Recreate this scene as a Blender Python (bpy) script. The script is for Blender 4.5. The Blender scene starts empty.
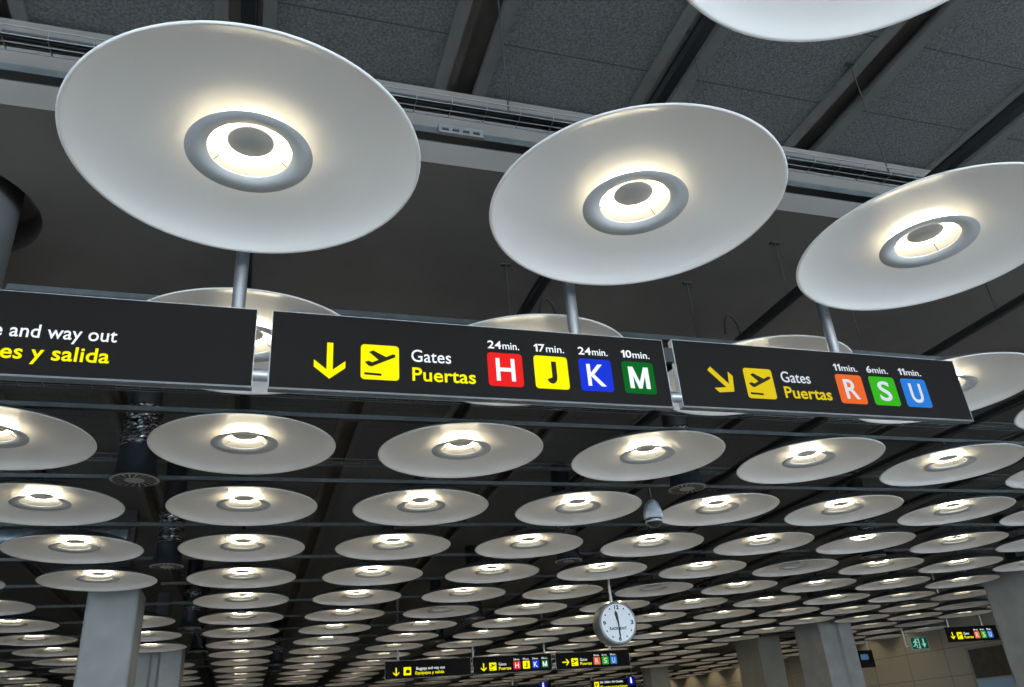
import bpy, bmesh, math, random
from mathutils import Vector, Matrix
random.seed(7)
PI = math.pi
C = bpy.context.scene.collection
EYE = 1.65                      # camera height above the floor
PITCH = 2.183                   # spacing of the ceiling lamps
LX, LY, LZ = -0.158, 3.4026, 2.75 + EYE
RIM = 0.8735

# ------------------------------------------------------------------ materials
def mat(name, col, rough=0.5, metal=0.0, emit=None, estr=0.0, spec=0.5, alpha=1.0):
    m = bpy.data.materials.new(name); m.use_nodes = True
    b = m.node_tree.nodes['Principled BSDF']
    b.inputs['Base Color'].default_value = (*col, 1)
    b.inputs['Roughness'].default_value = rough
    b.inputs['Metallic'].default_value = metal
    b.inputs['Specular IOR Level'].default_value = spec
    if emit:
        b.inputs['Emission Color'].default_value = (*emit, 1)
        b.inputs['Emission Strength'].default_value = estr
    return m

def noisy(name, c1, c2, scale, rough=0.6, metal=0.0, bump=0.0, detail=4.0, stretch=(1, 1, 1), lo=.35, hi=.65):
    m = mat(name, c1, rough, metal)
    nt = m.node_tree; b = nt.nodes['Principled BSDF']
    tc = nt.nodes.new('ShaderNodeTexCoord'); mp = nt.nodes.new('ShaderNodeMapping')
    mp.inputs['Scale'].default_value = stretch
    nz = nt.nodes.new('ShaderNodeTexNoise'); nz.inputs['Scale'].default_value = scale; nz.inputs['Detail'].default_value = detail
    cr = nt.nodes.new('ShaderNodeValToRGB')
    cr.color_ramp.elements[0].position = lo; cr.color_ramp.elements[1].position = hi
    cr.color_ramp.elements[0].color = (*c1, 1); cr.color_ramp.elements[1].color = (*c2, 1)
    nt.links.new(tc.outputs['Object'], mp.inputs['Vector']); nt.links.new(mp.outputs[0], nz.inputs['Vector'])
    nt.links.new(nz.outputs['Fac'], cr.inputs['Fac']); nt.links.new(cr.outputs[0], b.inputs['Base Color'])
    if bump:
        bp = nt.nodes.new('ShaderNodeBump'); bp.inputs['Strength'].default_value = bump; bp.inputs['Distance'].default_value = 0.02
        nt.links.new(nz.outputs['Fac'], bp.inputs['Height']); nt.links.new(bp.outputs[0], b.inputs['Normal'])
    return m

def jointed(name, c1, c2, scale, joints, jcol, rough=0.7, bump=0.0):
    """noise colour with straight joint lines; joints = list of (axis index, spacing, offset, half width)"""
    m = noisy(name, c1, c2, scale, rough, 0, bump)
    nt = m.node_tree; b = nt.nodes['Principled BSDF']
    src = b.inputs['Base Color'].links[0].from_socket
    tc = nt.nodes.new('ShaderNodeTexCoord'); sp = nt.nodes.new('ShaderNodeSeparateXYZ')
    nt.links.new(tc.outputs['Object'], sp.inputs[0])
    tot = None
    for ax, spc, off, hw in joints:
        a = nt.nodes.new('ShaderNodeMath'); a.operation = 'SUBTRACT'; a.inputs[1].default_value = off
        nt.links.new(sp.outputs[ax], a.inputs[0])
        w = nt.nodes.new('ShaderNodeMath'); w.operation = 'PINGPONG'; w.inputs[1].default_value = spc / 2
        nt.links.new(a.outputs[0], w.inputs[0])
        l = nt.nodes.new('ShaderNodeMath'); l.operation = 'LESS_THAN'; l.inputs[1].default_value = hw
        nt.links.new(w.outputs[0], l.inputs[0])
        if tot is None: tot = l.outputs[0]
        else:
            x = nt.nodes.new('ShaderNodeMath'); x.operation = 'MAXIMUM'
            nt.links.new(tot, x.inputs[0]); nt.links.new(l.outputs[0], x.inputs[1]); tot = x.outputs[0]
    mx = nt.nodes.new('ShaderNodeMixRGB'); mx.inputs['Color2'].default_value = (*jcol, 1)
    nt.links.new(tot, mx.inputs['Fac']); nt.links.new(src, mx.inputs['Color1']); nt.links.new(mx.outputs[0], b.inputs['Base Color'])
    return m

M = {}
M['dish'] = mat('dish_white', (.84, .825, .815), .30, spec=.45)
M['shell'] = mat('housing_grey', (.10, .115, .115), .5)
M['ring'] = mat('shade_grey', (.58, .61, .64), .42)
M['disc'] = mat('disc_grey', (.38, .39, .39), .45)
M['reflector'] = mat('reflector_white', (.85, .84, .8), .5)
M['tube'] = mat('tube_glow', (1, 1, 1), .4, emit=(1.0, .87, .62), estr=12.0)
M['tubeoff'] = mat('tube_unlit', (.5, .5, .49), .4)
M['steel'] = noisy('brushed_steel', (.42, .44, .46), (.52, .54, .56), 8, .3, .9, stretch=(6, 6, .3))
M['polesteel'] = noisy('satin_steel_pole', (.32, .335, .355), (.38, .395, .41), 5, .42, .75, stretch=(6, 6, .3))
M['wire'] = mat('wire_dark', (.03, .032, .034), .6)
M['wirelight'] = mat('wire_zinc', (.22, .23, .235), .5, .5)
M['trunk'] = noisy('trunking_zinc', (.075, .088, .09), (.10, .114, .116), 14, .5, .35)
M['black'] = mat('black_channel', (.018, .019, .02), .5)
M['foil'] = mat('foil_sleeve', (.30, .31, .32), .16, 1.0)
M['nozzle'] = noisy('nozzle_metal', (.12, .145, .18), (.16, .19, .23), 3, .25, .85)
M['nozface'] = mat('diffuser_face', (.32, .31, .29), .5)
M['slot'] = mat('slot_dark', (.012, .012, .012), .7)
M['signface'] = mat('sign_black', (.0115, .0102, .0095), .6, spec=.04)
M['alu'] = noisy('sign_aluminium', (.36, .375, .39), (.42, .435, .45), 6, .42, .4)
M['alushade'] = noisy('sign_aluminium_shaded', (.11, .117, .124), (.14, .147, .154), 6, .4, .3)  # same sign aluminium, underside shade put into the colour
M['yellow'] = mat('lit_yellow', (.05, .045, .0), .6, emit=(1.0, .92, .0), estr=1.0, spec=.03)
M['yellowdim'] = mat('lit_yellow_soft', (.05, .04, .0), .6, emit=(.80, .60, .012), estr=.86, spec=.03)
M['white'] = mat('lit_white', (.1, .1, .1), .6, emit=(.88, .94, 1.0), estr=.95, spec=.03)
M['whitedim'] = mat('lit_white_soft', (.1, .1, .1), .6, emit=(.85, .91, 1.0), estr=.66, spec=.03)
def lit(n, c, e=.8): M[n] = mat('lit_' + n, tuple(v * .06 for v in c), .6, emit=c, estr=e, spec=.03)
lit('red', (.93, .018, .018), .85); lit('blue', (.012, .045, .80), .8); lit('green', (.002, .17, .018), .75)
lit('orange', (.95, .16, .03), .8); lit('lime', (.05, .58, .015), .7); lit('sky', (.03, .24, .80), .75)
lit('teal', (.0, .10, .07), .6); lit('navy', (.008, .015, .28), .6); lit('mint', (.40, .80, .62), .6)
M['exitframe'] = mat('exit_frame', (.45, .52, .49), .4)
M['tiledark'] = mat('pictogram_dark', (.018, .016, .008), .6, spec=.04)
M['concrete'] = noisy('column_concrete', (.235, .245, .244), (.29, .30, .298), 2.2, .75, 0, .08, 8)
M['concretewarm'] = noisy('column_concrete_tan', (.25, .24, .20), (.30, .285, .245), 1.6, .75, 0, .06, 8)
M['beam'] = noisy('beam_concrete', (.136, .124, .110), (.162, .148, .132), 1.5, .8, 0, .05, 8)
M['rib'] = noisy('rib_concrete', (.07, .062, .052), (.12, .108, .094), 5, .8, 0, .1, 8, (1, .25, 1))
M['ribedge'] = noisy('rib_edge', (.105, .105, .10), (.13, .13, .126), 4, .7)
M['panel'] = jointed('acoustic_panel', (.078, .081, .080), (.155, .158, .155), 55, [(1, .70, 3.2, .006)], (.05, .05, .05), .9, .5)
M['wall'] = jointed('wall_panel_tan', (.37, .35, .295), (.395, .375, .32), .7, [(1, 2.2, 30.9, .016), (2, 1.07, .52, .012)], (.17, .15, .115), .6)
M['wallgrey'] = jointed('wall_panel_grey', (.33, .325, .30), (.36, .355, .33), .7, [(2, 1.07, .52, .012)], (.2, .19, .17), .6)
M['floor'] = noisy('floor_stone', (.61, .575, .53), (.69, .655, .61), 1.1, .28)
M['farwall'] = noisy('far_wall_plaster', (.30, .28, .24), (.34, .32, .28), .6, .8)
M['clockbody'] = mat('clock_body_grey', (.20, .21, .225), .35, .4)
M['clockface'] = noisy('clock_face_white', (.62, .68, .72), (.68, .73, .77), 30, .4)
M['ink'] = mat('ink_black', (.012, .012, .014), .5)
M['camwhite'] = mat('camera_shell', (.50, .56, .64), .35)
M['camdome'] = mat('camera_dome_smoked', (.012, .014, .018), .08, spec=.7)
M['tv'] = mat('screen_black', (.008, .008, .01), .2)
M['tvpic'] = mat('screen_picture', (.05, .12, .22), .3, emit=(.10, .26, .48), estr=.35)
M['doorpanel'] = noisy('door_dark_panel', (.045, .042, .033), (.07, .064, .05), 2.5, .45)
M['doorglass'] = mat('door_glass_daylit', (.2, .3, .4), .15, emit=(.30, .44, .60), estr=.08)
M['doorframe'] = mat('door_frame', (.30, .29, .27), .5, .3)
M['duct'] = noisy('duct_insulation', (.16, .19, .22), (.24, .28, .32), 9, .4, .5, .3)

# ------------------------------------------------------------------ mesh builder
class MB:
    def __init__(s): s.v = []; s.f = []; s.m = []; s.mats = []; s.smooth = []
    def mi(s, m):
        if m not in s.mats: s.mats.append(m)
        return s.mats.index(m)
    def add(s, vs, fs, m, smooth=False):
        o = len(s.v); s.v += [tuple(v) for v in vs]; k = s.mi(m)
        for f in fs: s.f.append([o + i for i in f]); s.m.append(k); s.smooth.append(smooth)
    def box(s, x0, x1, y0, y1, z0, z1, m):
        vs = [(x, y, z) for z in (z0, z1) for y in (y0, y1) for x in (x0, x1)]
        s.add(vs, [(0, 2, 3, 1), (4, 5, 7, 6), (0, 1, 5, 4), (2, 6, 7, 3), (0, 4, 6, 2), (1, 3, 7, 5)], m)
    def lathe(s, prof, n, m, c=(0, 0, 0), close=False, smooth=True):
        """prof = [(r, z)...] about z; r==0 ends become poles"""
        vs = []; rings = []
        for r, z in prof:
            if r < 1e-6: rings.append([len(vs)]); vs.append((c[0], c[1], c[2] + z))
            else:
                rings.append(list(range(len(vs), len(vs) + n)))
                vs += [(c[0] + r * math.cos(2 * PI * k / n), c[1] + r * math.sin(2 * PI * k / n), c[2] + z) for k in range(n)]
        fs = []
        pairs = list(zip(rings, rings[1:])) + ([(rings[-1], rings[0])] if close else [])
        for a, b in pairs:
            for k in range(n):
                k2 = (k + 1) % n
                if len(a) == 1 and len(b) == 1: continue
                if len(a) == 1: fs.append((a[0], b[k2], b[k]))
                elif len(b) == 1: fs.append((a[k], a[k2], b[0]))
                else: fs.append((a[k], a[k2], b[k2], b[k]))
        s.add(vs, fs, m, smooth)
    def torus(s, R, r, z, m, n=32, k=8, c=(0, 0)):
        s.lathe([(R + r * math.cos(2 * PI * i / k), z + r * math.sin(2 * PI * i / k)) for i in range(k)], n, m, (c[0], c[1], 0), True)
    def tube(s, p, q, r, m, n=8, r2=None):
        p = Vector(p); q = Vector(q); d = (q - p).normalized()
        a = d.orthogonal().normalized(); b = d.cross(a); r2 = r if r2 is None else r2
        vs = [p + (a * math.cos(2 * PI * k / n) + b * math.sin(2 * PI * k / n)) * r for k in range(n)]
        vs += [q + (a * math.cos(2 * PI * k / n) + b * math.sin(2 * PI * k / n)) * r2 for k in range(n)]
        fs = [(k, (k + 1) % n, n + (k + 1) % n, n + k) for k in range(n)]
        s.add(vs, fs, m, True)
        s.add(vs[:n], [tuple(range(n))[::-1]], m); s.add(vs[n:], [tuple(range(n))], m)
    def prism(s, pts, y0, y1, m):
        """polygon of (x, z) points extruded from y0 to y1"""
        n = len(pts)
        vs = [(x, y0, z) for x, z in pts] + [(x, y1, z) for x, z in pts]
        fs = [tuple(range(n)), tuple(range(2 * n - 1, n - 1, -1))]
        fs += [(k, n + k, n + (k + 1) % n, (k + 1) % n) for k in range(n)]
        s.add(vs, fs, m)
    def prismz(s, pts, z0, z1, m):
        n = len(pts)
        vs = [(x, y, z0) for x, y in pts] + [(x, y, z1) for x, y in pts]
        fs = [tuple(range(n - 1, -1, -1)), tuple(range(n, 2 * n))]
        fs += [(k, (k + 1) % n, n + (k + 1) % n, n + k) for k in range(n)]
        s.add(vs, fs, m)
    def mesh(s, name):
        me = bpy.data.meshes.new(name); me.from_pydata(s.v, [], s.f)
        for m in s.mats: me.materials.append(M[m])
        for p, k, sm in zip(me.polygons, s.m, s.smooth): p.material_index = k; p.use_smooth = sm
        bm = bmesh.new(); bm.from_mesh(me); bmesh.ops.recalc_face_normals(bm, faces=bm.faces); bm.to_mesh(me); bm.free()
        me.update(); return me
    def build(s, name, parent=None, loc=(0, 0, 0)):
        o = bpy.data.objects.new(name, s.mesh(name)); C.objects.link(o); o.location = loc
        if parent: o.parent = parent
        return o

def tag(o, label=None, cat=None, group=None, kind=None):
    if label: o['label'] = label
    if cat: o['category'] = cat
    if group: o['group'] = group
    if kind: o['kind'] = kind
    return o
def empty(name, loc, label, cat, group=None):
    o = bpy.data.objects.new(name, None); C.objects.link(o); o.location = loc; o.empty_display_size = .1
    return tag(o, label, cat, group)
def structure(o, label=None):
    o['kind'] = 'structure'
    if label: o['label'] = label
    return o

# ------------------------------------------------------------------ camera
F_PX = 792.336
YAW, TILT, ROLL = 0.3336, 0.4628, -0.0830
def cam_axes(y, t, r):
    f = Vector((math.sin(y) * math.cos(t), math.cos(y) * math.cos(t), math.sin(t)))
    rt = Vector((math.cos(y), -math.sin(y), 0)); up = rt.cross(f)
    return math.cos(r) * rt + math.sin(r) * up, -math.sin(r) * rt + math.cos(r) * up, f
RT, UP, FW = cam_axes(YAW, TILT, ROLL)
cd = bpy.data.cameras.new('camera'); cam = bpy.data.objects.new('camera', cd); C.objects.link(cam)
cam.matrix_world = Matrix(((RT.x, UP.x, -FW.x, 0), (RT.y, UP.y, -FW.y, 0), (RT.z, UP.z, -FW.z, EYE), (0, 0, 0, 1)))
cd.sensor_fit = 'HORIZONTAL'; cd.sensor_width = 36; cd.lens = F_PX * 36 / 1024; cd.clip_start = .05; cd.clip_end = 300
bpy.context.scene.camera = cam
def px(x, y, z):
    d = Vector((x, y, z - EYE)); w = d.dot(FW)
    if w < .05: return None
    return 512 + F_PX * d.dot(RT) / w, 343.5 - F_PX * d.dot(UP) / w

# ------------------------------------------------------------------ setting
X0, X1, Y0, Y1 = -20.0, 28.0, -12.0, 64.0
ZP, ZB = 4.5 + EYE, 3.75 + EYE          # acoustic panels, beam soffits
b = MB(); b.box(X0, X1 + .3, Y0 - 14, Y1, -.2, 0, 'floor'); structure(b.build('floor'))
RIB0, RIBS, RW = 1.27, 1.565, .40
k0 = int((X0 - RIB0) / RIBS) ; k1 = int((X1 - RIB0) / RIBS) + 1
b = MB(); b.box(X0, X1 + .3, Y0, Y1, ZP + .14, ZP + .34, 'rib'); structure(b.build('ceiling'))
b = MB()
for k in range(k0, k1):
    xa = RIB0 + k * RIBS + RW / 2; xb = RIB0 + (k + 1) * RIBS - RW / 2
    b.box(xa, min(xb, X1), Y0, Y1, ZP, ZP + .14, 'panel')
structure(b.build('ceiling_panels'), 'grey speckled acoustic ceiling panels between the ribs')
b = MB()
for k in range(k0 + 1, k1):
    xc = RIB0 + k * RIBS
    for s in (-1, 1):
        b.box(xc + s * (RW / 2 - .045) - .045, xc + s * (RW / 2 - .045) + .045, Y0, Y1, ZP - .03, ZP + .03, 'ribedge')
    b.box(xc - .13, xc - .02, Y0, Y1, ZP + .06, ZP + .14, 'rib')
structure(b.build('trim_1'), 'concrete ribs running front to back between the ceiling panels')

beam_y = [5.586 + 10.915 * k for k in range(1)]
def beam(name, y, hole=None):
    b = MB(); b.box(X0, X1, y - 1.18, y + 1.18, ZB, ZP - .031, 'beam'); o = structure(b.build(name))
    if hole:
        c = MB(); c.lathe([(0, -1), (.66, -1), (.66, .28), (0, .28)], 48, 'beam', (hole[0], hole[1], ZB), smooth=False)
        h = c.build('recess_cutter'); md = o.modifiers.new('recess', 'BOOLEAN'); md.object = h; md.operation = 'DIFFERENCE'; md.solver = 'EXACT'
        dg = bpy.context.evaluated_depsgraph_get(); me = bpy.data.meshes.new_from_object(o.evaluated_get(dg))
        o.modifiers.clear(); o.data = me; bpy.data.objects.remove(h)
    return o
for k, y in enumerate(beam_y):
    beam('ceiling_beam', y, (LX - PITCH, y) if k == 0 else None)
b = MB(); b.box(X1, X1 + .3, Y0, Y1, 0, ZP + .4, 'wall'); structure(b.build('wall_right'), 'tan panelled wall along the right side of the hall')
b = MB(); b.box(X0, X1 + .3, Y1, Y1 + .3, 0, ZP + .4, 'farwall'); structure(b.build('wall_far'))
b = MB(); b.box(X0 - .3, X0, Y0, Y1, 0, ZP + .4, 'farwall'); structure(b.build('wall_left'))

# columns -----------------------------------------------------------
CX = LX - PITCH
def column(name, pts, top, label, m='concrete', bev=.03):
    b = MB(); b.prismz(pts, 0, top, m); o = b.build(name); structure(o, label); o['category'] = 'column'
    mx = (min(p[0] for p in pts) + max(p[0] for p in pts)) / 2; my = (min(p[1] for p in pts) + max(p[1] for p in pts)) / 2
    h = MB(); h.box(mx - .16, mx + .16, my - .16, my + .16, top, ZP - .03, 'black'); h.box(mx - .3, mx + .3, my - .3, my + .3, top, top + .03, 'black'); h.build('added_dark_stub', o)  # made-up black stub, so no lit column top shows above the lamps
    if bev:
        md = o.modifiers.new('edge', 'BEVEL'); md.width = bev; md.segments = 3; md.limit_method = 'ANGLE'
    return o
def rect(x0, x1, y0, y1): return [(x0, y0), (x1, y0), (x1, y1), (x0, y1)]
def fluted(x0, x1, y0, y1, gw=.26, gd=.14):
    xc = (x0 + x1) / 2
    return [(x0, y0), (xc - gw / 2, y0), (xc - gw / 2 + .05, y0 + gd), (xc + gw / 2 - .05, y0 + gd), (xc + gw / 2, y0), (x1, y0),
            (x1, y1), (xc + gw / 2, y1), (xc + gw / 2 - .05, y1 - gd), (xc - gw / 2 + .05, y1 - gd), (xc - gw / 2, y1), (x0, y1)]
n = 48
b = MB(); b.lathe([(0, 0), (.5, 0), (.5, ZB + .27), (0, ZB + .27)], n, 'concrete', (CX, 5.586, 0))
o = structure(b.build('column'), 'round concrete column at the left edge rising into a round recess'); o['category'] = 'column'
ZT = LZ + .24
column('column', rect(CX - .41, CX + .43, 15.95, 17.1), ZT, 'smooth pale concrete column standing nearest at the lower left', bev=.06)
column('column', fluted(CX - .67, CX + .67, 24.55, 25.9), ZT, 'fluted concrete column behind the nearest lower left column')
column('column', rect(18.72, 20.1, 15.85, 17.2), ZT, 'grey concrete column cut by the right edge of the view')
column('column', fluted(18.8, 20.15, 24.45, 25.9), ZT, 'fluted column beside the hanging black screen', 'concrete')
column('column', rect(19.6, 20.66, 29.5, 31.2), ZT, 'smooth tan column left of the fluted column by the screen', 'concretewarm')
column('column', rect(19.85, 20.9, 39.9, 40.9), ZT, 'distant column near the clock with saucer lamps around it', 'concretewarm')
COLS = [(CX, 5.586), (CX, 16.5), (CX, 25.2), (19.49, 16.5), (19.49, 27.4), (19.49, 40.5), (21.67, 40.5), (19.49, 31.78), (19.49, 25.2), (19.9, 30.3), (20.3, 40.4)]

# door in the right wall
dr = empty('door_1', (X1, 26.55, 0), 'tall dark panelled doorway in the tan wall with a glazed lower part', 'door'); dr['kind'] = 'structure'
def dbox(nm, y0, y1, z0, z1, x0, x1, m):
    b = MB(); b.box(x0, x1, y0, y1, z0, z1, m); return b.build(nm, dr)
ya, yb, zt, zm = -.86, .90, 1.90 + EYE, .80 + EYE
dbox('door_frame', ya - .1, ya, 0, zt + .1, -.06, 0, 'doorframe'); dbox('door_frame', yb, yb + .1, 0, zt + .1, -.06, 0, 'doorframe')
dbox('door_frame', ya, yb, zt, zt + .1, -.06, 0, 'doorframe'); dbox('door_frame', ya, yb, zm - .05, zm + .02, -.05, 0, 'doorframe')
dbox('door_panel', ya, yb, zm + .02, zt, -.03, 0, 'doorpanel'); dbox('door_glass', ya, yb, 0, zm - .05, -.02, 0, 'doorglass')
b = MB(); b.box(X1 - .12, X1, 20.2, 24.6, 0, ZP - .04, 'wallgrey'); structure(b.build('trim_2'), 'grey wall facing between the doorway and the right column')

# ------------------------------------------------------------------ lamps
def lamp_parts(nseg, near):
    out = []
    d = MB()
    lower = [(.8735, .006), (.866, -.002), (.850, .005), (.82, .021), (.78, .037), (.72, .053), (.62, .073), (.50, .093), (.38, .112), (.28, .128), (.226, .137)]
    d.lathe(lower, nseg, 'dish'); d.lathe([(.226, .137), (.222, .141), (.222, .178), (0, .183)], nseg, 'reflector')
    out.append(('dish', d))
    h = MB(); h.lathe([(.8735, .006), (.862, .016), (.80, .050), (.70, .095), (.55, .148), (.40, .180), (.2, .20), (0, .202)], nseg, 'shell')
    out.append(('housing', h))
    r = MB(); r.lathe([(.315, .034), (.210, .056), (.2095, .060), (.315, .038)], nseg, 'ring', close=True); out.append(('shade_ring', r))
    r2 = MB()
    # white upper side of the ring shade
    r.lathe([(.3145, .0385), (.2098, .0604)], nseg, 'reflector')
    c = MB(); c.lathe([(0, .115), (.112, .115), (.118, .119), (.118, .127), (0, .129)], nseg, 'disc'); out.append(('centre_disc', c))
    t = MB(); t.torus(.168, .020, .130, 'tube', 28 if near else 20, 6); out.append(('light_tube', t))
    s = MB(); s.tube((0, 0, .200), (0, 0, .3305), .02, 'black', 8); out.append(('stem', s))
    if near:
        for k in range(3):
            a = .5 + k * 2 * PI / 3
            w = MB(); w.tube((.113 * math.cos(a), .113 * math.sin(a), .121), (.213 * math.cos(a), .213 * math.sin(a), .064), .0022, 'wire', 5)
            out.append(('spoke', w))
    return out
near_m = [(n, b.mesh(n)) for n, b in lamp_parts(80, True)]
mid_m = [(n, b.mesh(n)) for n, b in lamp_parts(48, False)]
def joined(lit_):
    b = MB()
    for n, q in lamp_parts(32, False):
        o = len(b.v); b.v += q.v
        for f, k, s in zip(q.f, q.m, q.smooth):
            mm = q.mats[k]
            if mm == 'tube' and not lit_: mm = 'tubeoff'
            b.f.append([o + i for i in f]); b.m.append(b.mi(mm)); b.smooth.append(s)
    return b.mesh('saucer_lamp')
far_on, far_off = joined(True), joined(False)
def unlit(ms):
    out = []
    for n, me in ms:
        if n == 'light_tube':
            me = me.copy(); me.materials[0] = M['tubeoff']
        out.append((n, me))
    return out
near_u, mid_u = unlit(near_m), unlit(mid_m)

OFF = {(7, 2), (6, 4), (5, 5), (8, 10), (10, 11), (13, 9), (15, 8)}
BARE = {(4, 5)}                        # lit, but its ring shade is missing
ORD = ['front', 'second', 'third', 'fourth', 'fifth', 'sixth', 'seventh', 'eighth', 'ninth', 'tenth', 'eleventh', 'twelfth', 'thirteenth',
       'fourteenth', 'fifteenth', 'sixteenth', 'seventeenth', 'eighteenth', 'nineteenth', 'twentieth', '21st', '22nd', '23rd', '24th', '25th']
def visible(i, j):
    x, y = LX + j * PITCH, LY + i * PITCH
    if any(abs(x - cx) < 1.0 and abs(y - cy) < 1.0 for cx, cy in COLS): return False
    if j > (11 if i < 11 else 12): return False
    P = [px(x + RIM * math.cos(a * PI / 16), y + RIM * math.sin(a * PI / 16), LZ) for a in range(32)]
    if any(p is None for p in P): return False
    xs = [p[0] for p in P]; ys = [p[1] for p in P]
    return max(xs) > 3 and min(xs) < 1021 and max(ys) > 3 and min(ys) < 684
rows = {}
for i in range(-1, 24):
    js = [j for j in range(-8, 13) if visible(i, j)]
    if js: rows[i] = js
NAMED = {(-1, 1): 'bluish white saucer lamp cut off by the top edge, frontmost of all',
         (0, 0): 'largest white saucer lamp, above the dark sign ending in salida',
         (0, 1): 'large white saucer lamp above the sign for gates H J K M',
         (0, 2): 'large white saucer lamp at the right edge above the sign for gates R S U'}
for i, js in rows.items():
    for q, j in enumerate(js):
        loc = (LX + j * PITCH, LY + i * PITCH, LZ)
        off = (i, j) in OFF
        if (i, j) in NAMED: lab = NAMED[(i, j)]
        else:
            place = 'leftmost' if q == 0 else 'rightmost' if q == len(js) - 1 else ORD[q] + ' from the left'
            lab = '%s saucer lamp in the %s row from the front, %s' % (
                'unlit grey' if off else 'lit white' if (i, j) not in BARE else 'half dark white', ORD[i + 1], place)
        grp = 'saucer lamps hung under the ceiling'
        if i >= 11:
            o = bpy.data.objects.new('saucer_lamp', far_off if off else far_on); C.objects.link(o); o.location = loc
            tag(o, lab, 'ceiling lamp', grp); continue
        r = empty('saucer_lamp', loc, lab, 'ceiling lamp', grp)
        src = (near_u if off else near_m) if i <= 2 else (mid_u if off else mid_m)
        for n_, me in src:
            if (i, j) in BARE and n_ == 'shade_ring': continue
            o = bpy.data.objects.new(n_, me); C.objects.link(o); o.parent = r
            if n_ == 'light_tube' and not off: o['label'] = 'glowing round tube'

# ------------------------------------------------------------------ rails, trays, wires above the lamps
def rail_label(i, what): return what % ORD[i + 1]
for i in range(0, 14):
    y = LY + i * PITCH
    cuts = sorted(cx for cx, cy in COLS if abs(cy - y) < 1.2)
    xs = [X0 + 6] + [v for cx in cuts for v in (cx - (.56 if i == 1 else .72), cx + (.56 if i == 1 else .72))] + [X1 - .6]
    for s in range(0, len(xs), 2):
        b = MB(); b.box(xs[s], xs[s + 1], y - .03, y + .03, LZ + .338, LZ + .378, 'trunk')
        b.box(xs[s], xs[s + 1], y - .036, y - .03, LZ + .330, LZ + .345, 'trunk'); b.box(xs[s], xs[s + 1], y + .03, y + .036, LZ + .330, LZ + .345, 'trunk')
        b.box(xs[s], xs[s + 1], y - .03, y + .03, LZ + .331, LZ + .338, 'black')
        o = b.build('lamp_rail')
        side = '' if len(xs) == 2 else (', left of the columns' if s == 0 else ', right of the right columns' if s == len(xs) - 2 and len(cuts) > 1 else ', right of the column' if len(cuts) == 1 else ', between the columns')
        tag(o, 'grey metal rail carrying the %s row of saucer lamps%s' % (ORD[i + 1], side), 'rail', 'metal rails carrying the lamp rows')
for j in range(0, 8):
    x = LX + j * PITCH - (.034 if j == 0 else .02)
    b = MB(); b.box(x - .03, x + .03, 1.2, 30, LZ + .380, LZ + .43, 'black'); b.box(x - .04, x + .04, 1.2, 30, LZ + .43, LZ + .438, 'black')
    o = b.build('cable_channel')
    tag(o, 'black cable channel running front to back over one lamp column, %s from the left' % ORD[j].replace('front', 'first'), 'cable channel', 'black channels running front to back')
def wire_tray(i, segs, w=.11):
    y = LY + i * PITCH + .04; z = LZ + .585
    b = MB()
    for yy, zz in ((y - w / 2, z), (y, z), (y + w / 2, z), (y - w / 2, z + .06), (y + w / 2, z + .06)):
        b.tube((segs[0], yy, zz), (segs[1], yy, zz), .004, 'wirelight', 5)
    x = segs[0]
    while x < segs[1]:
        b.tube((x, y - w / 2, z), (x, y + w / 2, z), .003, 'wirelight', 4)
        for s in (-1, 1): b.tube((x, y + s * w / 2, z), (x, y + s * w / 2, z + .06), .003, 'wirelight', 4)
        x += .21 if i < 3 else .3
    tr = b.build('cable_tray')
    tag(tr, 'galvanised wire mesh cable tray above the %s lamp row' % ORD[i + 1], 'cable tray', 'wire cable trays')
    c = MB()
    for k in range(4):
        c.tube((segs[0], y - .039 + k * .026, z + .024), (segs[1], y - .05 + k * .033, z + .016), .012, 'black', 6)
    tag(c.build('cable_bundle'), 'black cables lying in the wire tray above the %s lamp row' % ORD[i + 1], 'cables', 'cables lying in the wire trays')
wire_tray(0, (-6, 14)); wire_tray(2, (-6, 16)); wire_tray(3, (-8, 18)); wire_tray(-1, (-1, 9))
HOOKS = [(4.175, 3.48, ZP, 'above the right large saucer lamp'), (2.76, 3.48, ZP, 'beside the black channel at upper middle'), (1.31, 3.48, ZP, 'between the two largest saucer lamps'),
         (4.208, 4.85, ZB, 'under the beam left of the right large lamp'), (6.391, 4.75, ZB, 'under the beam below the right large lamp'), (2.025, 4.9, ZB, 'under the beam behind the middle large lamp'),
         (1.95, 5.62, ZB, 'under the beam above the J on the sign'), (3.75, 5.62, ZB, 'under the beam above the diagonal arrow'), (5.6, 5.62, ZB, 'under the beam above the letter U')]
for x, y, zt_, place in HOOKS:
    b = MB(); low = LZ + (.438 if zt_ == ZB and y < 5.3 else .41 if zt_ == ZB else .6)
    b.tube((x, y, low), (x, y, zt_), .0055, 'wire', 6); b.box(x - .045, x + .045, y - .02, y + .02, zt_ - .012, zt_, 'wire')
    tag(b.build('suspension_rod'), 'thin dark suspension rod hanging ' + place, 'rod', 'thin suspension rods')
for x, y in ((2.25, 5.5), (4.05, 5.5)):
    pts = [(x + .08 * math.cos(PI * t / 10), y, LZ + .41 + .20 * math.sin(PI * t / 10)) for t in range(11)]
    b = MB()
    for p_, q_ in zip(pts, pts[1:]): b.tube(p_, q_, .012, 'black', 6)
    tag(b.build('cable_loop'), 'black cable loop rising from the rail above the %s' % ('letter H' if x < 3 else 'diagonal arrow'), 'cable', 'cable loops above the signs')
b = MB(); b.box(.83, 1.09, LY - .060, LY - .036, LZ + .325, LZ + .38, 'wirelight')
for k in range(4): b.box(.85 + k * .06, .888 + k * .06, LY - .064, LY - .060, LZ + .34, LZ + .355, 'black')
tag(b.build('rail_bracket'), 'bright slotted metal bracket fixed to the rail between the two largest lamps', 'bracket')
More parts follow.
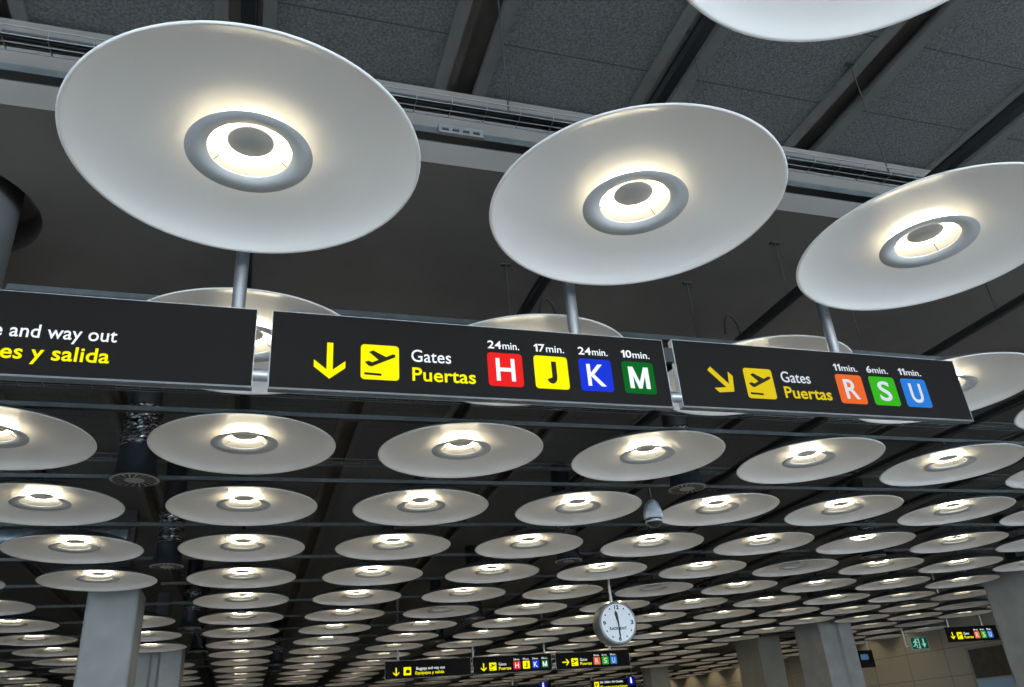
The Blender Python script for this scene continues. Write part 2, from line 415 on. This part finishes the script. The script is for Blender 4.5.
b = MB(); b.tube((-6.5, 14.4, 3.45 + EYE), (-2.0, 14.4, 3.45 + EYE), .16, 'duct', 20)
for k in range(7): b.tube((-6.2 + k * .66, 14.4, 3.45 + EYE), (-6.16 + k * .66, 14.4, 3.45 + EYE), .17, 'duct', 20)
for k in (-5.8, -3.2): b.tube((k, 14.4, 3.6 + EYE), (k, 14.4, ZP - .02), .008, 'wire', 6)
tag(b.build('air_duct'), 'bluish insulated air duct lying above the lamps behind the lower left column', 'duct')

# ------------------------------------------------------------------ air nozzles
def nozzle_meshes(near):
    n = 40 if near else 24
    s = MB()
    prof = []
    N = 26
    for k in range(N + 1):
        prof.append((.185 + (.014 if k % 2 else -.006) + random.uniform(-.006, .006), .34 + .48 * k / N))
    s.lathe(prof, n, 'foil', smooth=False)
    for v in range(len(s.v)):
        x, y, z = s.v[v]; q = 1 + random.uniform(-.05, .05); s.v[v] = (x * q, y * q, z)
    up = MB(); up.lathe([(.17, .80), (.17, ZP - LZ), (0, ZP - LZ)], n, 'black')
    body = MB(); body.lathe([(.19, .36), (.192, .30), (.195, .16), (.21, .07), (.228, .022), (.245, .008), (.245, .0)], n, 'nozzle')
    f = MB(); f.lathe([(.245, .001), (.228, -.004), (0, -.004)], n, 'nozface')
    for k in range(18):
        a = k * 2 * PI / 18; da = .19; tw = .22
        r0, r1 = .10, .214
        pts = [(r0 * math.cos(a - .11), r0 * math.sin(a - .11)), (r1 * math.cos(a + tw - da * .6), r1 * math.sin(a + tw - da * .6)),
               (r1 * math.cos(a + tw + da * .6), r1 * math.sin(a + tw + da * .6)), (r0 * math.cos(a + .10), r0 * math.sin(a + .10))]
        f.prismz(pts, -.0065, -.0045, 'slot')
    return [('flexible_sleeve', s.mesh('flexible_sleeve')), ('supply_pipe', up.mesh('supply_pipe')), ('nozzle_body', body.mesh('nozzle_body')), ('diffuser_plate', f.mesh('diffuser_plate'))]
nm = nozzle_meshes(True)
sp = MB(); sp.lathe([(.17, .80), (.17, ZB - LZ - .02), (0, ZB - LZ - .02)], 40, 'black'); short_pipe = sp.mesh('supply_pipe')
NOZ = [(2.5, -.5, 'left of the lamp column under the salida sign, nearest one'), (2.5, 2.5, 'beside the white dome camera'), (4.5, -.5, 'second back on the left, above the concrete column'),
       (4.5, 2.5, 'above and left of the hanging clock'), (7.5, -.5, 'third back on the left, right of the concrete column'), (9.5, -.5, 'fourth back on the left'),
       (7.5, 2.5, 'between lamps left of the clock'), (9.5, 2.5, 'just above the small left baggage sign'), (11.5, .5, 'low in the left middle between lamp columns'), (12.5, .5, 'lowest in the left middle between lamp columns'),
       (4.5, 5.5, 'peeping out under lamps at right, nearest there'), (7.5, 5.5, 'small one right of the clock, nearer one'), (9.5, 5.5, 'small one close to the right of the clock'), (7.5, 8.5, 'small one among the lamps above the exit sign')]
for i, j, place in NOZ:
    r = empty('air_nozzle', (LX + j * PITCH, LY + i * PITCH, LZ - .01), 'round metal air nozzle ' + place, 'air nozzle', 'round air nozzles between the lamps')
    for n_, me in nm:
        if n_ == 'supply_pipe' and i == 11.5: me = short_pipe
        o = bpy.data.objects.new(n_, me); C.objects.link(o); o.parent = r

# ------------------------------------------------------------------ lettering
FONT = {}
def text_mesh(s, bold=0.0, ital=0.0):
    key = (s, bold, ital)
    if key in FONT: return FONT[key]
    cu = bpy.data.curves.new('lettering', 'FONT'); cu.body = s; cu.size = 1.0; cu.offset = bold; cu.shear = ital
    cu.extrude = 0.0; cu.resolution_u = 4; cu.space_character = 1.0 + bold * 1.5
    o = bpy.data.objects.new('lettering', cu); C.objects.link(o)
    dg = bpy.context.evaluated_depsgraph_get(); dg.update()
    me = bpy.data.meshes.new_from_object(o.evaluated_get(dg))
    bpy.data.objects.remove(o)
    vs = [tuple(v.co) for v in me.vertices]; fs = [tuple(p.vertices) for p in me.polygons]
    bpy.data.meshes.remove(me)
    FONT[key] = (vs, fs); return FONT[key]
CAP = .70
def text(name, s, x0, x1, base, cap, y, m, parent, bold=.012, ital=0.0, span=None, label=None):
    """write s so that it spans x0..x1 (or that the part 'span' of it does) with capitals cap high"""
    vs, fs = text_mesh(s, bold, ital)
    H_ = text_mesh('H', bold); hb = max(v[1] for v in H_[0]); h0 = min(v[1] for v in H_[0])
    ax0 = min(v[0] for v in vs); ax1 = max(v[0] for v in vs)
    if span:
        sv = text_mesh(span, bold, ital)[0]; wsp = max(v[0] for v in sv) - min(v[0] for v in sv)
        sx = (x1 - x0) / wsp; xo = x1 - ax1 * sx
    else:
        sx = (x1 - x0) / (ax1 - ax0); xo = x0 - ax0 * sx
    sz = cap / (hb - h0)
    b = MB()
    T_ = .003
    pv = [(xo + v[0] * sx, y, base + (v[1] - h0) * sz) for v in vs]
    b.add(pv, fs, m)
    me = bpy.data.meshes.new(name); me.from_pydata(b.v, [], b.f); me.materials.append(M[m])
    bm = bmesh.new(); bm.from_mesh(me)
    bmesh.ops.remove_doubles(bm, verts=bm.verts, dist=1e-6)
    r = bmesh.ops.extrude_face_region(bm, geom=bm.faces[:])
    bmesh.ops.translate(bm, verts=[e for e in r['geom'] if isinstance(e, bmesh.types.BMVert)], vec=(0, -T_, 0))
    bmesh.ops.recalc_face_normals(bm, faces=bm.faces); bm.to_mesh(me); bm.free()
    o = bpy.data.objects.new(name, me); C.objects.link(o); o.parent = parent
    if label: o['label'] = label
    return o

def stroke(b, pts, w, y0, y1, m):
    n = len(pts); L = []; Rr = []
    for k in range(n):
        p = Vector(pts[k]); a = Vector(pts[max(k - 1, 0)]); c = Vector(pts[min(k + 1, n - 1)])
        d1 = (p - a).normalized() if k else (c - p).normalized(); d2 = (c - p).normalized() if k < n - 1 else d1
        t = (d1 + d2).normalized(); nn = Vector((-t.y, t.x)); sc = w / 2 / max(.35, nn.dot(Vector((-d1.y, d1.x))))
        L.append(tuple(p + nn * sc)); Rr.append(tuple(p - nn * sc))
    b.prism(L + Rr[::-1], y0, y1, m)
def glyph(name, ch, x0, x1, base, cap, y, m, parent):
    w = x1 - x0; b = MB(); q = lambda u, v: (x0 + u * w, base + v * cap)
    if ch == 'M':
        st = .20
        b.prism([q(*p) for p in ((0, 0), (st, 0), (st, .62), (.42, 0), (.58, 0), (1 - st, .62), (1 - st, 0), (1, 0), (1, 1), (.77, 1), (.5, .30), (.23, 1), (0, 1))], y - .003, y, m)
    elif ch == 'J':
        sw = .034; cx = x1 - sw / 2; r = w - sw
        stroke(b, [(cx, base + cap), (cx, base + cap * .3)] + [(cx - r / 2 + r / 2 * math.cos(t), base + .3 * cap + (.3 * cap - sw / 2) * -math.sin(t)) for t in [PI * k / 8 for k in range(1, 8)]], sw, y - .003, y, m)
    elif ch == '1':
        b.prism([q(*p) for p in ((.52, 0), (.95, 0), (.95, 1), (.60, 1), (.10, .78), (.10, .60), (.52, .74))], y - .003, y, m)
    o = b.build(name, parent); return o

def rrect(x0, x1, z0, z1, r, n=5):
    pts = []
    for cx, cz, a0 in ((x1 - r, z0 + r, -PI / 2), (x1 - r, z1 - r, 0), (x0 + r, z1 - r, PI / 2), (x0 + r, z0 + r, PI)):
        for k in range(n + 1):
            a = a0 + PI / 2 * k / n; pts.append((cx + r * math.cos(a), cz + r * math.sin(a)))
    return pts
TILE = .237
def tile(parent, name, x0, z0, m, y, w=TILE):
    b = MB(); b.prism(rrect(x0, x0 + w, z0, z0 + w, .022), y - .003, y, m); return b.build(name, parent)
def plane_icon(parent, x0, z0, m, y, w=TILE):
    t = tile(parent, 'flight_tile', x0, z0, m, y, w); t['label'] = 'yellow tile with a departing plane'
    P = [(512, 262), (530, 255), (548, 262), (580, 247), (533, 208), (553, 199), (618, 230), (650, 214), (664, 215), (664, 228), (545, 284), (530, 280)]
    b = MB(); b.prism([(x0 + (p - 492) / 191 * w, z0 + (350 - q) / 182 * w) for p, q in P][::-1], y - .006, y - .0032, 'tiledark')
    b.prism([(x0 + (p - 492) / 191 * w, z0 + (350 - q) / 182 * w) for p, q in ((510, 327), (594, 330), (594, 319), (510, 316))], y - .006, y - .0032, 'tiledark')
    b.build('plane_symbol', t)
def bag_icon(parent, x0, z0, m, y, w=TILE):
    t = tile(parent, 'baggage_tile', x0, z0, m, y, w); t['label'] = 'yellow tile with a dark case'
    b = MB(); b.prism(rrect(x0 + .30 * w, x0 + .84 * w, z0 + .26 * w, z0 + .62 * w, .012), y - .006, y - .0032, 'tiledark')
    b.prism([(x0 + .46 * w, z0 + .62 * w), (x0 + .68 * w, z0 + .62 * w), (x0 + .68 * w, z0 + .70 * w), (x0 + .46 * w, z0 + .70 * w)], y - .006, y - .0032, 'tiledark')
    b.build('case_symbol', t)
def arrow(parent, cx, cz, ang, m, y):
    P = [(-.0185, .12), (-.0185, -.062), (-.094, .0), (-.094, -.046), (0, -.122), (.094, -.046), (.094, .0), (.0185, -.062), (.0185, .12)]
    c, s = math.cos(ang), math.sin(ang)
    b = MB(); b.prism([(cx + p * c - q * s, cz + p * s + q * c) for p, q in P], y - .003, y, m)
    o = b.build('arrow', parent); return o

# ------------------------------------------------------------------ hanging signs
ZS0, ZS1 = 1.938 + EYE, 2.462 + EYE
def sign_body(label, x0, x1, y, posts, group, couple=None, cat='sign'):
    """front face at y; coordinates of parts are absolute minus the root"""
    r = empty('hanging_sign', (x0, y, ZS0), label, cat, group)
    def B(nm): return MB()
    w = x1 - x0; h = ZS1 - ZS0
    b = MB(); b.box(.004, w - .004, .0, .006, .0125, h - .004, 'signface'); b.build('sign_face', r)
    b = MB(); b.box(0, w, .006, .050, .004, h, 'alu'); b.box(0, w, -.003, .050, 0, .004, 'alushade'); b.box(0, w, -.003, .006, .004, .012, 'alushade')
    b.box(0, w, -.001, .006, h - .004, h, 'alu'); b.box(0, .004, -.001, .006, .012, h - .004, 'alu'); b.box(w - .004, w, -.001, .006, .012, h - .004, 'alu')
    b.build('sign_case', r)
    for p in posts:
        b = MB(); b.tube((p - x0, .036, h), (p - x0, .036, LZ + .38 - ZS0 if abs(y - 4.45) < .1 else ZP - ZS0), .041, 'polesteel', 20); b.build('post', r)
    if couple:
        g = couple
        for z0, z1, yy in ((.085, .155, .03), (.40, .47, .03))[:1 if x0 < -1 else 2]:
            b = MB()
            if z0 < .2: b.tube((w, .027, .097), (w + g - .002, .027, .097), .038, 'polesteel', 24)
            else: b.box(w, w + g - .002, .008, .045, z0 - .04, z1, 'black')
            b.build('coupling', r)
    return r
def off(r, x, z): return x - r.location.x, z + EYE - r.location.z
def write(r, name, s, x0, x1, base, cap, m, bold, parent=None, y=0.0, **k):
    a, c = off(r, x0, base); e, _ = off(r, x1, base)
    return text(name, s, a, e, c, cap, y, m, parent or r, bold, **k)

def gate_tiles(r, dx, items, dim):
    W_ = 'whitedim' if dim else 'white'
    for x0, letter, m, wd, num, lm in items:
        a, c = off(r, x0 + dx, 2.035)
        t = tile(r, 'gate_tile', a, c, m, 0.0); t['label'] = '%s tile with letter %s' % (m if m != 'sky' else 'light blue', letter)
        cx = x0 + dx + TILE / 2
        if letter in 'MJ':
            ga, gc = off(r, cx - wd / 2, 2.072); glyph('letter', letter, ga, ga + wd, gc, .160, -.0032, lm, t)
        else: write(r, 'letter', letter, cx - wd / 2, cx + wd / 2, 2.072, .160, lm, .012, t, -.0032)
        u = x0 + dx + .008
        for d in num:
            gw = .030 if d == '1' else .044
            if d == '1':
                ga, gc = off(r, u, 2.303); glyph('minute_digit', d, ga, ga + gw, gc, .056, 0, W_, r)
            else: write(r, 'minute_digit', d, u, u + gw, 2.303, .056, W_, .014)
            u += gw + .005
        nx = u + .004
        write(r, 'minutes_word', 'min.', nx, x0 + dx + .224 - (.02 if len(num) == 1 else 0), 2.303, .0515, W_, .002)
HJKM = [(1.364, 'H', 'red', .128, '24', 'white'), (1.683, 'J', 'yellow', .072, '17', 'tiledark'), (2.003, 'K', 'blue', .130, '24', 'white'), (2.322, 'M', 'green', .150, '10', 'white')]
def RSU(dx): return [(4.085 + dx, 'R', 'orange', .120, '11', 'whitedim'), (4.391 + dx, 'S', 'lime', .112, '6', 'whitedim'), (4.692 + dx, 'U', 'sky', .112, '11', 'whitedim')]

def gates_main(r, dx, ang=0.0):
    a, c = off(r, .3625 + dx, 2.145); arrow(r, a, c, ang, 'yellow', 0)
    a, c = off(r, .549 + dx, 2.033); plane_icon(r, a, c, 'yellow', 0)
    write(r, 'lettering', 'Gates', .865 + dx, 1.121 + dx, 2.172, .083, 'white', .002, label='white word Gates')
    write(r, 'lettering', 'Puertas', .869 + dx, 1.278 + dx, 2.040, .091, 'yellow', .012, label='yellow word Puertas')
    gate_tiles(r, dx, HJKM, False)
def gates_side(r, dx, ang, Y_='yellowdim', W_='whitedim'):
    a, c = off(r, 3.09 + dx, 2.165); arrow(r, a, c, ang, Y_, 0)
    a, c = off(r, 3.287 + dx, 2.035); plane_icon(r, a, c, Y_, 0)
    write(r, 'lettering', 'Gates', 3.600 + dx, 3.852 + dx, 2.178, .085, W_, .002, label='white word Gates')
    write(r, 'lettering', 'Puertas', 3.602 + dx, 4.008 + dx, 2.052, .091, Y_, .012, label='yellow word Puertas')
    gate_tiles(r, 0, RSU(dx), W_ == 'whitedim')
def baggage(r, dx):
    # right ends of the two lines at -0.823 and -0.845
    write(r, 'lettering', 'Baggage and way out', -1.359 + dx, -.823 + dx, 2.177, .081, 'white', .006, span='and way out', label='white words Baggage and way out')
    write(r, 'lettering', 'Equipajes y salida', -1.133 + dx, -.845 + dx, 2.044, .088, 'yellow', .013, span='salida', label='yellow words Equipajes y salida')
    a, c = off(r, -2.36 + dx, 2.145); arrow(r, a, c, 0, 'yellow', 0)
    a, c = off(r, -2.13 + dx, 2.033); bag_icon(r, a, c, 'yellow', 0)

G1 = 'large signs hanging in the front row'
s1 = sign_body('large black hanging sign ending in way out and salida, cut by the left edge', -2.735, -.076, 4.45, (-2.35, -.192), G1, couple=.086)
baggage(s1, 0)
s2 = sign_body('large black hanging sign for gates H J K M', .012, 2.668, 4.45, (2.018,), G1, couple=.076)
gates_main(s2, 0)
s3 = sign_body('large black hanging sign for gates R S U with diagonal arrow', 2.745, 5.290, 4.45, (4.186,), G1)
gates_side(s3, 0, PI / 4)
s3.location.z += .012
YB = 26.3
G2 = 'small signs in the far middle row'
t1 = sign_body('small far black sign for baggage, Equipajes y salida, left of its row', 4.10, 6.83, YB, (4.51,), G2, couple=.07)
baggage(t1, 6.83 + .076 - .10)
t2 = sign_body('small far black sign for gates H J K M beside the baggage sign', 6.90, 9.57, YB, (6.93, 9.36), G2, couple=.15)
gates_main(t2, 6.89)
t3 = sign_body('small far black sign for gates R S U under the clock', 9.72, 12.38, YB, (11.7,), G2)
gates_side(t3, 6.975, PI / 2, 'yellow', 'white')
YR = 24.05
t4 = sign_body('small black sign for gates R S U in front of the right tan wall', 23.76, 26.15, YR, (24.0, 25.55), 'sign by the right wall')
gates_side(t4, 23.76 - 2.80, 0, 'yellow', 'white')
YC = 41.6
t5 = sign_body('far yellow lettered check-in sign with a blue lift symbol', 17.2, 19.75, YC, (17.0 + .25, 19.6), 'farthest row of small signs')
def farsign(r, x0):
    a, c = off(r, x0 + .18, 2.12); tile(r, 'check_in_tile', a, c, 'yellow', 0, .27)['label'] = 'yellow tile with dark symbol'
    b = MB(); b.prism([(a + .05, c + .05), (a + .11, c + .05), (a + .22, c + .2), (a + .16, c + .2)], -.006, -.0032, 'tiledark'); b.prism([(a + .05, c + .12), (a + .09, c + .12), (a + .09, c + .22), (a + .05, c + .22)], -.006, -.0032, 'tiledark'); b.build('symbol', r)
    write(r, 'lettering', 'ISA / IDEA / CH Checkin', x0 + .52, x0 + 1.82, 2.30, .10, 'white', .02)
    write(r, 'lettering', 'Facturacion', x0 + .52, x0 + 2.05, 2.06, .12, 'yellow', .02)
farsign(t5, 17.2)
def roundel(r, x0):
    b = MB(); a, c = off(r, x0, 2.10)
    b.prism(rrect(a, a + .42, c, c + .46, .08), -.012, -.003, 'navy'); o = b.build('lift_tile', r); o['label'] = 'dark blue tile with a white figure'
    b = MB(); b.prism([(a + .16, c + .12), (a + .26, c + .12), (a + .26, c + .32), (a + .16, c + .32)], -.016, -.0122, 'white')
    b.prism([(a + .21 + .045 * math.cos(k * PI / 5), c + .37 + .045 * math.sin(k * PI / 5)) for k in range(10)], -.016, -.0122, 'white'); b.build('figure', o)
roundel(t5, 19.28)
t6 = sign_body('far dark sign with teal lettering at the bottom edge below the gates H sign', 12.75, 15.0, YC, (12.95, 14.75), 'farthest row of small signs')
write(t6, 'lettering', 'Salidas', 13.1, 14.0, 2.25, .12, 'teal', .02)
roundel(t6, 14.35)
# ------------------------------------------------------------------ clock
CY_, CX_, CZ_ = 15.30, 7.055, 1.94 + EYE
ck = empty('hanging_clock', (CX_, CY_, CZ_), 'round white faced clock hanging on a thin pole below the saucer lamps', 'clock')
def disc_y(b, r, y0, y1, m, n=64, cx=0, cz=0): b.prism([(cx + r * math.cos(2 * PI * k / n), cz + r * math.sin(2 * PI * k / n)) for k in range(n)], y0, y1, m)
def ylathe(b, prof, m, n=64):
    q = MB(); q.lathe(prof, n, m); q.v = [(x, -z, y) for x, y, z in q.v]; b.add(q.v, q.f, m, True)
b = MB(); ylathe(b, [(0, -.38), (.36, -.38), (.405, -.35), (.415, -.26), (.415, -.02), (.40, .0), (.375, .008), (.362, .0), (.362, -.008)], 'clockbody'); b.build('clock_case', ck)
b = MB(); disc_y(b, .362, -.004, .004, 'clockface'); b.build('dial', ck)
for k, s in ((0, '12'), (3, '3'), (6, '6'), (9, '9')):
    a = PI / 2 - k * PI / 6; w = .062 if s != '12' else .10
    cx, cz = .30 * math.cos(a), .30 * math.sin(a)
    text('numeral', s, cx - w / 2, cx + w / 2, cz - .04, .08, -.0045, 'ink', ck, .035)
b = MB()
for k in range(12):
    if k % 3:
        a = PI / 2 - k * PI / 6; disc_y(b, .017, -.0065, -.0042, 'ink', 10, .305 * math.cos(a), .305 * math.sin(a))
b.build('hour_dots', ck)
def hand(nm, ang, ln, w, tail, y, tipw=None):
    d = (math.sin(ang), math.cos(ang)); q = (d[1], -d[0]); tw = tipw or w
    b = MB(); b.prism([(-d[0] * tail + q[0] * w, -d[1] * tail + q[1] * w), (d[0] * ln * .75 + q[0] * tw, d[1] * ln * .75 + q[1] * tw), (d[0] * ln, d[1] * ln),
                       (d[0] * ln * .75 - q[0] * tw, d[1] * ln * .75 - q[1] * tw), (-d[0] * tail - q[0] * w, -d[1] * tail - q[1] * w)], y - .004, y, m='ink'); b.build(nm, ck)
hand('hour_hand', -math.radians(9), .245, .014, .05, -.0075, .034); hand('minute_hand', math.radians(179.0), .315, .013, .06, -.012, .017)
text('lettering', 'RADUENT', -.20, .17, -.135, .055, -.0045, 'ink', ck, .035)
b = MB(); b.tube((-.012, .19, .40), (-.012, .19, LZ + .335 - CZ_), .027, 'steel', 14); b.tube((-.012, .19, .40), (-.012, .19, .55), .04, 'steel', 14); b.build('pole', ck)
# ------------------------------------------------------------------ dome camera
cz = 2.505 + EYE; cx = 5.335; cy = 9.95
dc = empty('dome_camera', (cx, cy, cz), 'white teardrop security camera with dark dome hanging among the lamps', 'security camera')
b = MB(); b.lathe([(.135, .135), (.14, .17), (.132, .23), (.10, .33), (.06, .385), (.03, .40), (0, .402)], 32, 'camwhite'); b.lathe([(.135, .135), (.12, .125), (0, .124)], 32, 'camwhite'); b.build('camera_shell', dc)
b = MB(); b.lathe([(0, 0)] + [(.118 * math.sin(t * PI / 16), .118 - .118 * math.cos(t * PI / 16)) for t in range(1, 9)] + [(.118, .126)], 32, 'camdome'); b.build('dome_cover', dc)
b = MB(); b.torus(.112, .012, .085, 'camwhite', 32, 8); b.build('trim_ring', dc)
b = MB(); b.tube((0, 0, .39), (0, 0, LZ + .327 - cz), .016, 'wirelight', 10); b.build('stem', dc)
# ------------------------------------------------------------------ exit sign and screen at right
ex = empty('exit_sign', (24.2, YB, 1.92 + EYE), 'small green emergency exit sign with white running figure and arrow', 'exit sign')
b = MB(); b.box(0, .82, 0, .08, 0, .47, 'exitframe'); b.build('sign_case', ex)
b = MB(); b.box(.035, .785, -.006, 0, .035, .435, 'teal'); b.build('sign_face', ex)
b = MB()
b.prism([(.24 + .035 * math.cos(k * PI / 5), .375 + .035 * math.sin(k * PI / 5)) for k in range(10)], -.012, -.0062, 'mint')
for P in ([(.17, .34), (.25, .345), (.23, .22), (.17, .22)], [(.17, .24), (.23, .24), (.28, .16), (.26, .07), (.225, .07), (.235, .15)], [(.17, .24), (.21, .22), (.14, .12), (.07, .13), (.07, .16), (.13, .16)],
          [(.23, .335), (.25, .32), (.32, .27), (.30, .245), (.23, .29)], [(.17, .34), (.18, .31), (.12, .25), (.095, .27)], [(.31, .05), (.40, .05), (.40, .41), (.31, .41), (.31, .36), (.355, .36), (.355, .10), (.31, .10)]):
    b.prism(P, -.012, -.0062, 'mint')
b.build('running_figure', ex)
b = MB(); b.prism([(.56, .40), (.63, .40), (.63, .22), (.70, .22), (.595, .07), (.49, .22), (.56, .22)], -.012, -.0062, 'mint'); b.build('arrow', ex)
b = MB(); b.tube((-.22, .04, .15), (0, .04, .15), .025, 'steel', 10); b.tube((-.22, .04, .125), (-.22, .04, ZP - 1.92 - EYE), .028, 'steel', 10); b.build('bracket_post', ex)
tv = empty('hanging_screen', (24.98, 30.7, 1.675 + EYE), 'black flight information screen hanging right of the fluted column', 'screen')
b = MB(); b.box(0, 1.03, 0, .10, 0, .66, 'tv'); b.box(-.02, 1.05, -.02, 0, -.02, .02, 'tv'); b.box(-.02, 1.05, -.02, 0, .64, .68, 'tv'); b.box(-.02, .02, -.02, 0, .02, .64, 'tv'); b.box(1.01, 1.05, -.02, 0, .02, .64, 'tv'); b.build('screen_case', tv)
b = MB(); b.prism(rrect(.40, .80, .30, .52, .05), -.003, 0, 'tvpic'); o = b.build('screen_image', tv); o['label'] = 'pale blue picture on the screen'
b = MB(); b.tube((.92, .05, .66), (.92, .05, ZP - 1.675 - EYE), .035, 'steel', 12); b.build('post', tv)

# ------------------------------------------------------------------ light
w = bpy.data.worlds.new('daylight'); bpy.context.scene.world = w; w.use_nodes = True
bg = w.node_tree.nodes['Background']; bg.inputs['Color'].default_value = (.70, .85, 1.0, 1); bg.inputs['Strength'].default_value = 10.2
def spot(x, y, z, e, tgt, ang=70):
    l = bpy.data.lights.new('wall_washer', 'SPOT'); l.energy = e; l.color = (1, .80, .48); l.spot_size = math.radians(ang); l.spot_blend = .5; l.shadow_soft_size = .06
    o = bpy.data.objects.new('wall_washer', l); C.objects.link(o); o.location = (x, y, z)
    o.rotation_euler = (Vector(tgt) - Vector((x, y, z))).to_track_quat('-Z', 'Y').to_euler()
for y in (30.5, 33.0, 44.5, 47.5, 50.5, 53.5): spot(26.9, y, 3.4 + EYE, 26 if y < 40 else 45, (28.0, y, .9 + EYE), 95)
vs = bpy.context.scene.view_settings
vs.view_transform = 'Standard'; vs.look = 'None'; vs.exposure = 0.0; vs.gamma = 1.0; vs.use_curve_mapping = False
